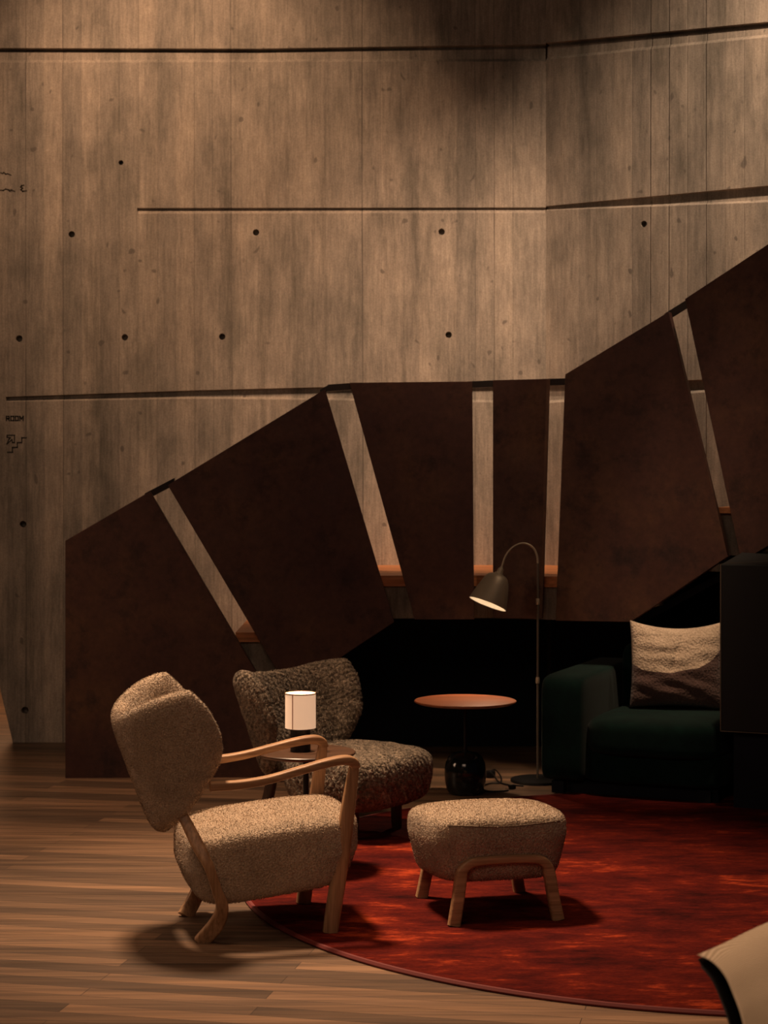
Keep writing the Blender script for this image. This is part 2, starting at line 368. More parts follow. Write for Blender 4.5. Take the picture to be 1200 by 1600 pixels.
for px, a, b, c in [(9, .04, 0, 0), (10.5, .04, 0, Dp), (120, .04, 0, Dp), (214, .04, 0, Dp), (215.5, .04, .02, Dp), (300, .04, .02, Dp), (400, .04, .02, Dp), (500, .04, .02, Dp), (700, .04, .02, Dp), (853, .04, .02, Dp)]:
    cols.append(lcol(px, a, b, c))
# left end: the slab's edge leans outward above the floor
left = []
for px in (-560,):
    q = lcol(px, .04, 0, 0); left.append(q)
cols = left + cols
wl = wall_mesh('wall_back', cols, CONC, Vector((0, 1, 0)))
# cut the leaning lower-left corner and the tie holes
def cutters(o, cut):
    for cobj in cut:
        m = o.modifiers.new('cut', 'BOOLEAN'); m.object = cobj; m.operation = 'DIFFERENCE'; m.solver = 'EXACT'
    bake(o)
    for cobj in cut: bpy.data.objects.remove(cobj)
def cyl_cut(p, r, d, ax):
    M = Matrix.Translation(p) @ Vector(ax).to_track_quat('Z', 'Y').to_matrix().to_4x4()
    return lathe('cut', [(r, -d*1.2), (r*.8, d)], CONC, n=20, M=M)
B0 = P(20, 1172, WD); B0.z = -.1; B1 = P(-5, 1055, WD); sl = (B1-P(20, 1160, WD)); B2 = P(20, 1160, WD)+sl*12
lean = [Vector((B2.x, WD-.2, B2.z)), Vector((P(20, 1160, WD).x, WD-.2, P(20, 1160, WD).z)), Vector((P(22, 1160, WD).x, WD-.2, -.3)), Vector((-6, WD-.2, -.3)), Vector((-6, WD-.2, B2.z))]
cut = [prism('cut', lean, (0, 1, 0), CONC)]
for px, py, r in [(112, 366, .021), (400, 363, .021), (690, 362, .021), (30, 529, .022), (195, 527, .021), (347, 526, .021), (701, 523, .021), (189, 254, .016), (36, 819, .022), (39, 1110, .024)]:
    cut.append(cyl_cut(P(px, py, WD), r, .06, (0, 1, 0)))
cutters(wl, cut)
# right, angled wall
def rpt(px):
    k = (px-600)/F; s = (k*WD-COR)/(RD.x-k*RD.y); q = Vector((COR, WD, 0))+RD*s; return q, s
h3U = [(853, 600), (1090, 595), (1200, 590)]; h3L = [(853, 630), (1090, 614), (1200, 606)]
h2U = [(853, 323), (1200, 291)]; h2L = [(853, 329), (1200, 316)]
h1U = [(853, 68), (1200, 35)]; h1L = [(853, 94), (1200, 58)]
def rcol(px):
    q, s = rpt(px); D = q.y; e = .004
    U3, L3, U2, L2, U1, L1 = (H-(interp(t, px)-YH)/F*D for t in (h3U, h3L, h2U, h2L, h1U, h1L))
    return ((q.x, q.y), [-.02, L3, L3+.017, U3, U3+e, L2, L2+.5*min(.03, U2-L2), U2, U2+e, L1, L1+.020, U1-.018, U1, U1+e, 6.3], [0, 0, Dp*.7, Dp, 0, 0, .024, .03, 0, 0, .020, .023, .05, 0, 0])
bk = Vector((math.sin(RA), math.cos(RA), 0))
c0 = rcol(853); wr = wall_mesh('wall_right', [c0] + [rcol(p) for p in (940, 1030, 1120, 1200)] + [((rcol(1200)[0][0]+RD.x*3.5, rcol(1200)[0][1]+RD.y*3.5), rcol(1200)[1], rcol(1200)[2])], CONR, bk)
q, _ = rpt(1006); cutters(wr, [cyl_cut(Vector((q.x, q.y, H-(350-YH)/F*q.y)), .021, .06, bk)])
tag(box('wall_far', (-2, 14.6, 3.1), (12, .2, 6.3), concrete('far_concrete_orange_lit', True, (1, .75, .5))), kind='structure')  # warm tint puts the orange light into this wall's colour
tag(box('wall_left', (-7.6, 7.5, 3.1), (.2, 17, 6.3), CONS), kind='structure')
# ---------------------------------------------------------------- staircase along the wall
st = empty('staircase', (-.3, 9.7, 0), 0, label='staircase along the concrete wall with rust-brown steel panels and wooden treads', cat='staircase')
def kid(o): o.parent = st; o.matrix_parent_inverse = Matrix.Translation(-st.location); return o
T = .05
A1, B1_ = G(102, 1216), G(375, 1216.5)
pl = lambda a, b: (P(a[0], YH, a[1]), P(b[0], YH, b[1]))
planes = [pl((102, 9.53), (400, 9.55)), pl((262, 9.60), (616, 9.62)), pl((546, 9.61), (741, 9.61)), pl((770, 9.66), (855, 9.52)), pl((883, 9.50), (1137, 9.14)), pl((1070, 9.22), (1200, 8.93))]
polys = [[(102, 845), (234, 768), (398, 1046), (497, 1216.8), (102, 1216)],
         [(262, 758), (508, 608), (616, 972), (452, 1080)],
         [(546, 598), (738, 596), (741, 968), (648, 968)],
         [(770, 594), (854, 592), (843, 967), (770, 965)],
         [(883, 585), (1045, 487), (1137, 870), (985, 972), (868, 970)],
         [(1070, 467), (1330, 296), (1330, 776), (1158, 878)]]
for (A, B), pg in zip(planes, polys):
    d = (B-A).normalized(); off = Vector((-d.y, d.x, 0))*T
    kid(prism('steel_panel', [onplane(x, y, A, B) for x, y in pg], off, CORT, bev=.002))
def rail(a, b, wz=.036, da=9.66, db=9.66):
    p, q = P(a[0], a[1], da), P(b[0], b[1], db)
    kid(prism('handrail', [p, q, q-Vector((0, 0, wz)), p-Vector((0, 0, wz))], (0, .045, 0), STEELB))
rail((226, 771), (272, 747), .036, 9.62, 9.66); rail((500, 609), (512, 602), .03); rail((512, 601), (556, 598), .034); rail((730, 596), (780, 594), .034, 9.67, 9.71); rail((848, 592), (890, 591), .034, 9.6, 9.55); rail((1040, 489), (1080, 464), .045, 9.32, 9.27)
# landing
def slab(name, plan, z0, z1, m):
    return kid(prism(name, [Vector((x, y, z1)) for x, y in plan], (0, 0, z0-z1), m))
fl = 9.675
L = [(-.10, fl), (.55, fl+.04), (.90, fl-.02), (1.10, fl-.12), (1.10+.58, fl+.98-.12), (COR, WD), (-.27, WD), (-.27, fl)]
L = [(-.27, fl), (.56, fl+.045), (.90, 9.60), (1.10, 9.52), (1.62, 10.40), (COR, WD-.0), (-.27, WD-.0)]
ZL = 1.03
slab('tread', L, ZL-.055, ZL, TREAD)
L2 = [(x, y+.02 if y < 10 else y) for x, y in L]; slab('concrete_slab', L2, ZL-.225, ZL-.0551, CONS)
run, rise = 76/F*9.67, ZL/7
for k_ in range(2, 7):                                           # lower flight, rising to the right
    x0 = P(368+76*(k_-5), 0, 9.67).x; z = rise*k_
    slab('tread', [(x0, fl), (x0+run, fl), (x0+run, WD), (x0, WD)], z-.05, z, TREAD)
    slab('concrete_slab', [(x0+.02, fl+.03), (x0+run, fl+.03), (x0+run, WD), (x0+.02, WD)], max(z-.28, 0), z-.0505, CONS)
# upper flight, along the angled wall
dirv = Vector((math.cos(math.radians(24)), -math.sin(math.radians(24)), 0)); nv = Vector((-dirv.y, dirv.x, 0))
for k_ in range(1, 7):
    o_ = Vector((1.10, 9.52, 0)) + dirv*(.31*(k_-1)); z = ZL+.183*(k_-1)
    a = o_; b = o_+dirv*.31; c = b+nv*.95; d_ = a+nv*.95
    slab('tread', [tuple(q_[:2]) for q_ in (a, b, c, d_)], z-.03, z, TREAD)
    slab('concrete_slab', [tuple(q_[:2]) for q_ in (a+nv*.03, b+nv*.03, c, d_)], z-(.24 if k_ > 2 else .14), z-.0305, CONS)
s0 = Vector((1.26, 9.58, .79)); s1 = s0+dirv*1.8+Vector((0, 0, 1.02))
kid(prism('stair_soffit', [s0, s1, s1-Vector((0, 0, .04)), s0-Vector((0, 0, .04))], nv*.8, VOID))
kid(prism('understair_shade_sheet', [Vector((-.75, 10.62, 0)), Vector((.93, 10.62, 0)), Vector((.93, 10.62, .8)), Vector((-.27, 10.62, .8)), Vector((-.75, 10.62, .45))], (0, .04, 0), VOID))  # black sheet standing in for deep shade on the concrete below the landing
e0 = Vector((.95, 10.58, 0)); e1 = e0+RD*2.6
kid(prism('understair_shade_sheet', [e0, e1, e1+Vector((0, 0, 2.0)), e0+Vector((0, 0, .8))], bk*.04, VOID))  # same shade sheet, along the angled wall
# ---------------------------------------------------------------- wall writing
INK = mat('sign_ink', (.02, .018, .015), .8)
def stroke(name, pts, wpx, D, parent, m=INK):
    """flat painted line, 1.2 mm proud of the wall"""
    V = []; Fc = []
    for (a, b) in zip(pts[:-1], pts[1:]):
        p, q = P(*a, D), P(*b, D); t = (q-p).normalized(); n_ = Vector((-t.z, 0, t.x))*(wpx/F*D/2); t2 = t*(wpx/F*D/2)
        i = len(V); V += [p-t2+n_, q+t2+n_, q+t2-n_, p-t2-n_]; V += [v+Vector((0, .003, 0)) for v in V[i:i+4]]
        Fc += [(i, i+1, i+2, i+3), (i+4, i+7, i+6, i+5), (i, i+4, i+5, i+1), (i+1, i+5, i+6, i+2), (i+2, i+6, i+7, i+3), (i+3, i+7, i+4, i)]
    me = bpy.data.meshes.new(name); me.from_pydata([tuple(v) for v in V], [], Fc); me.update(); o = bpy.data.objects.new(name, me); COL.objects.link(o); me.materials.append(m)
    if parent: o.parent = parent; o.matrix_parent_inverse = Matrix.Translation(-parent.location)
    return o
WF = WD-.0012
sg = empty('stair_sign', P(25, 680, WF), 0, label='dark lettering ROOM above an arrow and stair pictogram painted on the concrete wall', cat='sign')
for i, ch in enumerate('ROOM'):
    x = 10+i*7.0; t_, b_ = 650.5, 657
    sh = {'R': [[(x, b_), (x, t_), (x+4, t_), (x+4.3, 653.6), (x, 654)], [(x+2, 654), (x+4.5, b_)]],
          'O': [[(x, t_), (x+4.4, t_), (x+4.4, b_), (x, b_), (x, t_)]],
          'M': [[(x, b_), (x, t_), (x+2.6, 654.5), (x+5.2, t_), (x+5.2, b_)]]}[ch]
    V = [stroke('letter', s_, 1.9, WF, sg) for s_ in sh]
    if len(V) == 2:
        bm = bmesh.new(); bm.from_mesh(V[0].data); bm.from_mesh(V[1].data); bm.to_mesh(V[0].data); bm.free(); bpy.data.objects.remove(V[1])
stroke('arrow', [(11, 683), (11, 680), (22.5, 680), (22.5, 691.5), (19.5, 691.5), (18.5, 687), (11, 693.5), (14, 686), (16, 684), (11, 683)], 1.7, WF, sg)
stroke('stair_pictogram', [(12, 706.5), (19.5, 706.5), (19.5, 699), (27, 699), (27, 691.5), (34, 691.5), (34, 684), (41, 684)], 1.9, WF, sg)
tg = empty('handwriting', P(20, 285, WF), 0, label='faint scribbled dark handwriting high on the concrete wall at the far left', cat='writing')
INK2 = mat('faded_ink', (.055, .045, .032), .85)
stroke('scribble', [(1, 270), (4, 271), (6, 269.5), (9, 272), (12, 271.5), (17, 273.5)], 1.8, WF, tg, INK2)
stroke('scribble', [(0, 297), (5, 297.5), (9, 295.5), (13, 296.5), (15, 298), (18, 297), (23, 299)], 1.9, WF, tg, INK2)
stroke('scribble', [(37, 289.5), (34, 290), (32.5, 292), (35, 294), (33, 296.5), (35.5, 298.8), (41, 298)], 2.2, WF, tg, INK2)
# ---------------------------------------------------------------- rug
RC = Vector((1.30, 7.19, 0)); RR = 1.85; RT = .014
rug = empty('round_rug', RC, 0, label='large round rug in mottled deep red under the beige footstool', cat='rug')
lathe('rug_pile', [(RR-.012, 0), (RR-.012, RT*.8), (RR-.02, RT), (.01, RT), (0.0, RT)], RUG, rug, n=160)
lathe('rug_binding', [(RR-.013, 0), (RR, .001), (RR+.003, RT*.5), (RR-.002, RT*1.05), (RR-.013, RT*1.05)], BIND, rug, n=160, caps=False)
# ---------------------------------------------------------------- wing-back seating
def shell(name, m, parent, zb, zt, tip_rise, tab, ubt, w0, w1, th, kt=.48, kb=.75, pw=.8, N=36, lump=0, foot=.06):
    """upright shell wrapping round the sitter; tab = front edge u(z); ubt = (u at bottom, u at top) of the spine"""
    Z = [a for a, b in tab]; U = [b for a, b in tab]
    def pt(a, b):
        k_ = kt if b > 0 else kb
        x = a*math.sqrt(1-k_*b*b/2)/math.sqrt(1); y = b*math.sqrt(1-k_*a*a/2)
        s = (y+1)/2; t = x; at = abs(t)
        top = zt+tip_rise*(at**1.6)-.05*at**9; bot = zb+foot*at**1.5; z = bot+(top-bot)*s
        fz = (z-zb)/(zt-zb); ub = ubt[0]+(ubt[1]-ubt[0])*fz; uf = float(np.interp(z, Z, U)); w_ = w0+(w1-w0)*min(max(fz, 0), 1.15)
        th_ = t*math.pi/2; sn = math.copysign(abs(math.sin(th_))**pw, t); cs = abs(math.cos(th_))**pw
        return Vector((ub+(uf-ub)*(1-cs), w_*sn, z))
    g = [[pt(-1+2*i/N, -1+2*j/N) for j in range(N+1)] for i in range(N+1)]
    V = []; Fc = []; ids = {}
    for sgn in (1, -1):
        for i in range(N+1):
            for j in range(N+1):
                a, b = -1+2*i/N, -1+2*j/N; r = max(abs(a), abs(b))
                p = g[i][j]
                du = pt(min(a+.04, 1), b)-pt(max(a-.04, -1), b); dv = pt(a, min(b+.04, 1))-pt(a, max(b-.04, -1)); n_ = du.cross(dv).normalized()
                e = math.sqrt(max(0, 1-r**7)) ; q = p+n_*(th*e*sgn)
                ids[(sgn, i, j)] = len(V); V.append(q)
        for i in range(N):
            for j in range(N):
                f = (ids[(sgn, i, j)], ids[(sgn, i+1, j)], ids[(sgn, i+1, j+1)], ids[(sgn, i, j+1)]); Fc.append(f if sgn > 0 else f[::-1])
    o = mesh_obj(name, V, Fc, m, parent); subsurf(o, 1)
    if lump: lumpy(o, lump, 14)
    return o
def cushion(name, m, parent, c, h, fn=None, n=4.5, N=24, lump=0):
    def f(x, y, z):
        p = Vector((x*h[0], y*h[1], z*h[2])); p = fn(p, x, y, z) if fn else p; return p+Vector(c)
    v, fc = supercube(N, n, f); o = mesh_obj(name, v, fc, m, parent); subsurf(o, 1)
    if lump: lumpy(o, lump, 12)
    return o
# front chair
FC = empty('wingback_armchair', (-.45, 6.45, 0), math.radians(14.5), label='beige boucle wingback armchair with open oak arms, seen from its side', cat='armchair')
tabF = [(.34, -.29), (.42, -.205), (.5, -.165), (.6, -.140), (.7, -.138), (.8, -.150), (.9, -.19)]
o = shell('backrest', BOUC, FC,   .345, .765, .180, tabF, (-.315, -.470), .17, .272, .040, foot=.05); fuzz(o, 42000, .0060, .0008, .4, .6, seed=2)
def seatfn(p, x, y, z):
    p.z += .10*p.x + .02*(1-x*x)*(1-y*y)*(z > 0)
    if z < 0: p.x *= 1+.16*z; p.y *= 1+.05*z
    return p
o = cushion('seat', BOUC, FC, (.035, .0, .265), (.297, .262, .122), seatfn, (5, 8)); fuzz(o, 42000, .0060, .0008, .4, .6, seed=3)
for s in (-1, 1):
    zr = RT
    sweep('armrest', [(-.20, s*.275, .535, .020, .016), (-.10, s*.272, .537, .021, .015), (0, s*.266, .549, .021, .014), (.11, s*.258, .574, .022, .014), (.20, s*.252, .594, .024, .015), (.262, s*.247, .601, .024, .016), (.292, s*.245, .592, .020, .017), (.302, s*.244, .570, .015, .017)], (0, 1, 0), OAK, FC)
    sweep('front_leg', [(.298, s*.244, .585, .013, .015), (.292, s*.242, .54, .014, .019), (.275, s*.238, .42, .016, .024), (.252, s*.230, .24, .017, .0265), (.232, s*.222, .10, .017, .0265), (.220, s*.218, zr, .017, .026)], (0, 1, 0), OAKZ, FC)
    sweep('back_leg', [(-.31, s*.15, .47, .011, .016), (-.275, s*.185, .42, .012, .018), (-.235, s*.236, .335, .013, .021), (-.203, s*.266, .27, .013, .017), (-.176, s*.266, .19, .013, .017), (-.156, s*.250, .13, .014, .021), (-.168, s*.222, .07, .016, .026), (-.215, s*.186, .0, .015, .028)], (0, 1, 0), OAKZ, FC)
# grey chair
GC = empty('wingback_easy_chair', (-.15, 8.10, 0), math.radians(-38), label='low grey-brown sheepskin wingback easy chair with dark legs, behind the small lamp table', cat='armchair')
tabG = [(.20, -.25), (.32, -.19), (.42, -.165), (.55, -.15), (.65, -.15), (.74, -.19)]
o = shell('backrest', SHEEP, GC, .20, .672, .100, tabG, (-.27, -.455), .22, .335, .040, foot=.05, pw=.62, lump=.005); fuzz(o, 90000, .013, .0012, .7, 1.0, .0055, 4)
def gseat(p, x, y, z):
    if z < 0: p.x *= 1+.12*z; p.y *= 1+.06*z
    return p
o = cushion('seat', SHEEP, GC, (.05, 0, .255), (.265, .27, .118), gseat, (4, 5), lump=.007); fuzz(o, 90000, .013, .0012, .7, 1.0, .0055, 5)
for s in (-1, 1):
    on = s > 0
    sweep('front_leg', [(.14, s*.15, .18, .024, .024), (.142, s*.15, .08, .023, .023), (.145, s*.15, RT if 1 else 0, .020, .020)], (0, 1, 0), DARKW, GC, e=2.4)
    sweep('back_leg', [(-.26, s*.20, .34, .016, .022), (-.27, s*.215, .2, .017, .024), (-.30, s*.23, .08, .017, .024), (-.345, s*.245, 0, .016, .024)], (0, 1, 0), DARKW, GC)
# footstool
FS = empty('footstool', (.372, 6.64, 0), math.radians(13.5), label='beige boucle footstool with oak arch legs standing on the red rug', cat='footstool')
def fsf(p, x, y, z):
    p.x *= 1+.05*y
    if z < .3: p.x *= 1+.10*(z-.3); p.y *= 1+.12*(z-.3)
    p.z += .02*(1-x*x)*(1-y*y)*(z > 0) - .012*y
    return p
o = cushion('cushion', BOUC, FS, (0, 0, .255), (.258, .228, .118), fsf, (4.6, 7.5)); fuzz(o, 42000, .0060, .0008, .4, .6, seed=6)
SEAM = mat('seam_thread', (.16, .11, .07), .9)
def surfpt(ang, z, off=0):
    c_, s_ = math.cos(ang), math.sin(ang); k2 = ((abs(c_)**4.6+abs(s_)**4.6)**(7.5/4.6)+abs(z)**7.5)**(1/7.5)
    q_ = fsf(Vector((c_/k2*.258, s_/k2*.228, z/k2*.118)), c_/k2, s_/k2, z/k2); return q_+Vector((0, 0, .255))
sm = []
for i in range(25):
    a = math.radians(-133+i*(86)/24); p_ = surfpt(a, .62+.07*math.sin(i/24*math.pi)); sm.append(tuple(p_+Vector((math.cos(a), math.sin(a), .2))*.0015))
tube('seam', sm, .0022, SEAM, FS, 2, 6)
for s in (-1, 1):
    y = s*.208
    pts = [(-.188, y+s*.012, RT, .0165, .022), (-.172, y+s*.005, .10, .0165, .0215), (-.160, y, .175, .0165, .021), (-.150, y, .205, .0165, .018), (-.120, y, .226, .0165, .0165), (-.06, y, .232, .0165, .0160), (0, y, .233, .0165, .016), (.06, y, .232, .0165, .0160), (.120, y, .226, .0165, .0165), (.150, y, .205, .0165, .018), (.160, y, .175, .0165, .021), (.172, y+s*.005, .10, .0165, .0215), (.188, y+s*.012, RT, .0165, .022)]
    sweep('leg_frame', pts, (0, 1, 0), OAK, FS, per=6)
# ---------------------------------------------------------------- lamp table and table lamp
TX, TD = (478-600)/F*7.3, 7.3
t1 = empty('side_table', (TX, TD, 0), 0, label='small round walnut-topped side table between the two wingback chairs', cat='table')
lathe('tabletop', [(.02, .455), (.185, .461), (.196, .468), (.196, .473), (.192, .476), (0, .476)], WALN, t1)
lathe('stem', [(.011, .17), (.011, .457)], BLK, t1, 20)
def marble():
    m = mat('black_marble', (.01, .012, .012), .12, spec=.6); k = NT(m)
    a = k.noise(k.map(), 9, 6, .7); c = k.ramp(a, [(.5, (.008, .011, .012)), (.60, (.02, .022, .022)), (.69, (.16, .14, .12))]); k.col(c); return m
MARB = marble()
egg = [(.060, 0), (.078, .004), (.090, .02), (.099, .055), (.102, .09), (.101, .125), (.095, .155), (.083, .18), (.062, .197), (.035, .205), (.012, .207)]
lathe('base', [(r*.85, z*.85) for r, z in egg], MARB, t1)
lx = (469.5-600)/F*7.3
EM = bpy.data.materials.new('lit_paper_shade'); EM.use_nodes = True; b_ = EM.node_tree.nodes['Principled BSDF']
b_.inputs['Base Color'].default_value = (.8, .62, .45, 1); b_.inputs['Emission Color'].default_value = (1, .60, .36, 1); b_.inputs['Emission Strength'].default_value = .55
tl = empty('table_lamp', (lx, TD+.0, .476), 0, label='small lit table lamp with cream drum shade on dark cylindrical base', cat='lamp')
lathe('lamp_base', [(.038, 0), (.040, .003), (.040, .088), (.036, .092), (0, .092)], BLK, tl)
lathe('lamp_shade', [(.056, .092), (.0605, .092), (.0600, .228), (.0590, .2285), (.0585, .226), (.0585, .096)], EM, tl, 56, caps=False)
ls_ = [o_ for o_ in tl.children if o_.name.startswith('lamp_shade')][0]
lathe('shade_ring', [(.0608, .225), (.0612, .226), (.0612, .2295), (.0595, .2295), (.0595, .2255)], mat('shade_wire', (.25, .12, .06), .6), ls_, 56, caps=False)
a = math.radians(-90-28); RM = mat('shade_seam', (.45, .2, .1), .7)
box('seam', (math.cos(a)*.0607, math.sin(a)*.0607, .16), (.0035, .0016, .134), RM, ls_, a+math.pi/2)
lathe('bulb', [(.01, .095), (.02, .11), (.025, .14), (.02, .165), (0, .175)], WHITE, tl, 20)
pl_ = bpy.data.lights.new('table_lamp_glow', 'POINT'); pl_.energy = .9; pl_.color = (1, .62, .36); pl_.shadow_soft_size = .03
po = bpy.data.objects.new('table_lamp_glow', pl_); COL.objects.link(po); po.location = (lx, TD, .476+.215)
# ---------------------------------------------------------------- marble table
MT = P(727, YH, 9.07)
t2 = empty('side_table', (MT.x, MT.y, 0), 0, label='round red-brown topped side table on a black marble egg base under the floor lamp', cat='table')
lathe('tabletop', [(.02, .441), (.235, .443), (.249, .450), (.250, .454), (.247, .457), (0, .457)], REDW, t2, 64)
lathe('stem', [(.009, .2), (.009, .442)], BLK, t2, 20); lathe('base', egg, MARB, t2, 48)
lathe('stem_collar', [(.016, .2), (.016, .214), (.009, .216)], BLK, t2, 20)
# ---------------------------------------------------------------- floor lamp
FLD = 9.43; fb = P(840, YH, FLD)
fl_ = empty('floor_lamp', (fb.x, FLD, 0), 0, label='brass floor lamp with arched neck and bell shade beside the green sofa', cat='lamp')
def LP(px, py): q = P(px, py, FLD); return (q.x-fb.x, 0, q.z)
lathe('base', [(.136, 0), (.138, .004), (.136, .014), (.125, .017), (0, .018)], BLK, fl_, 56)
tube('pole', [(0, 0, .016), (0, 0, .5), LP(840.5, 880)], .0062, POLE, fl_, 3, 12)
for y in (940, 1063):
    q = LP(840, y); lathe('pole_joint', [(.0085, q[2]-.016), (.0095, q[2]-.01), (.0095, q[2]+.01), (.0085, q[2]+.016)], BRASS, fl_, 16)
tube('neck', [LP(840.5, 882), LP(839, 868), LP(833, 856), LP(822, 849.5), LP(811, 850), LP(799, 857), LP(790, 869), LP(784, 886)], .0055, BRASS, fl_, 6, 12)
ax = (Vector(LP(784, 886))-Vector(LP(761, 944))).normalized(); ax = (ax+Vector((0, .17, 0))).normalized()
Lh = (Vector(LP(784, 886))-Vector(LP(761, 944))).length
Ms = Matrix.Translation(Vector(LP(784, 886))-ax*Lh) @ ax.to_track_quat('Z', 'Y').to_matrix().to_4x4()
Lh = (Vector(LP(784, 886))-Vector(LP(761, 944))).length
prof = [(.098, 0), (.0995, .002), (.096, .02), (.086, .06), (.074, .10), (.064, .130), (.052, .150), (.038, .160), (.024, .163)]
inn = [(.024, .160), (.036, .157), (.050, .147), (.062, .128), (.072, .098), (.084, .058), (.0955, .018), (.0975, .001)]
lathe('lamp_shade', prof+inn[:0], BRASS, fl_, 64, Ms)
sh = lathe('shade_lining', inn, None or WHITE, fl_, 64, Ms)
# open bell: remove caps
for nm in ('lamp_shade', 'shade_lining'):
    ob = [o_ for o_ in fl_.children if o_.name.startswith(nm)][0]; bm = bmesh.new(); bm.from_mesh(ob.data)
    bmesh.ops.delete(bm, geom=[f for f in bm.faces if len(f.verts) > 8], context='FACES'); bm.to_mesh(ob.data); bm.free()
Ms = Matrix.Translation(Vector(LP(784, 886))-ax*Lh) @ ax.to_track_quat('Z', 'Y').to_matrix().to_4x4()
lathe('shade_collar', [(.024, .155), (.024, .168), (.017, .172), (.015, .192), (.009, .197), (.007, .205)], BRASS, fl_, 32, Ms)
BULB = bpy.data.materials.new('lit_bulb'); BULB.use_nodes = True; q_ = BULB.node_tree.nodes['Principled BSDF']; q_.inputs['Emission Color'].default_value = (1, .75, .5, 1); q_.inputs['Emission Strength'].default_value = 8
_sh = [o_ for o_ in fl_.children if o_.name.startswith('lamp_shade')][0]; sh.parent = _sh
bl_ = lathe('bulb', [(.012, .15), (.02, .12), (.03, .09), (.024, .06), (0, .052)], BULB, _sh, 24, Ms)
lp = bpy.data.lights.new('floor_lamp_glow', 'SPOT'); lp.energy = 16; lp.color = (1, .66, .42); lp.spot_size = math.radians(112); lp.spot_blend = .5; lp.shadow_soft_size = .03
lo = bpy.data.objects.new('floor_lamp_glow', lp); COL.objects.link(lo); wp = Vector((fb.x, FLD, 0)) + (Ms @ Vector((0, 0, .045))); lo.location = wp
lo.rotation_euler = (-ax).to_track_quat('-Z', 'Y').to_euler()
# cord and plug
cg = G(780, 1228)
cb = empty('power_cord', cg, 0, label='black power cord with plug lying on the floor behind the marble table', cat='cord')
def CG(px, py, z=.006): q_ = G(px, py)-cg; return (q_.x, q_.y, z)
tube('cable', [CG(818, 1230), CG(795, 1228), CG(780, 1224), CG(772, 1218, .02), CG(766, 1216, .035), CG(774, 1212, .03), CG(783, 1218, .012), CG(781, 1225), CG(765, 1226), CG(750, 1232), CG(762, 1238), CG(785, 1238), CG(794, 1237)], .004, BLK, cb, 5, 8)
box('plug', CG(800, 1233, .012), (.035, .022, .022), BLK, cb, .5, .004); box('plug_pin', CG(792, 1235, .012), (.02, .004, .004), mat('pin', (.6, .6, .6), .3, 1), cb, .5)
box('adapter', CG(765, 1215, .02), (.055, .035, .035), BLK, cb, .3, .006)
# ---------------------------------------------------------------- sofa
SA = math.radians(-22.6)
SF = empty('sofa', (.75, 9.0, 0), SA, label='dark green velvet sofa with wide arm, behind the red rug', cat='sofa')
LS = .90                                                    # seat length up to the black leather unit
def cb_(name, x0, x1, y0, y1, z0, z1, r=5, m=GREEN, N=16, fn=None):
    return cushion(name, m, SF, ((x0+x1)/2, (y0+y1)/2, (z0+z1)/2), ((x1-x0)/2, (y1-y0)/2, (z1-z0)/2), fn, r, N)
def armf(p, x, y, z):
    if z > 0: p.z -= .02*y*0
    return p
cb_('armrest', 0, .22, 0, 1.10, .07, .585, (14, 12), fn=armf)
cb_('base', .19, LS, .03, .96, .07, .25, 9); cb_('seat_cushion', .205, LS, -.02, .72, .20, .395, 5)
cb_('backrest', .215, LS, .68, 1.04, .2, .70, (9, 9))
for x in (.08, LS-.1):
    for y in (.08, .88): box('foot', (x, y, .043), (.06, .06, .057), VOID, SF)
box('plinth', (LS/2+.04, .48, .045), (LS-.16, .8, .06), VOID, SF)
# black leather unit
LEA = mat('black_leather', (.012, .0135, .014), .55, spec=.25); k = NT(LEA); k.nrm(k.bump(k.noise(k.map(), 260, 2), .15, .001))
bo = Vector((1.5600, 8.6, 0)); BU = empty('leather_cabinet', bo, SA, label='tall black leather clad block with pale edge piping at the right edge of the frame', cat='cabinet')
z0, z1, z2, dp, ln = .372, 1.146, 1.188, .545, 1.1
V = [(0, 0, z0), (ln, 0, z0), (ln, dp, z0), (0, dp, z0), (0, 0, z1), (ln, 0, z1), (ln, dp, z2), (0, dp, z2)]
bevel(mesh_obj('body', V, [(3, 2, 1, 0), (4, 5, 6, 7), (0, 1, 5, 4), (1, 2, 6, 5), (2, 3, 7, 6), (3, 0, 4, 7)], LEA, BU, smooth=False), .006)
PIP = mat('pale_piping', (.13, .10, .07), .7)
tube('piping', [(0, 0, z0), (0, 0, (z0+z1)/2), (0, 0, z1)], .0032, PIP, BU, 2, 8); tube('piping', [(0, 0, z0), (ln/2, 0, z0), (ln, 0, z0)], .0022, PIP, BU, 2, 8)
for i in range(60):
    t = i/60; box('stitch', (.03+t*.5, .02+t*.30, z1+.002+(.02+t*.30)/dp*(z2-z1)), (.005, .0022, .002), PIP, BU, math.atan2(.30, .5))
box('plinth', (ln/2+.02, dp/2+.02, .186), (ln-.06, dp-.06, .372), VOID, BU)
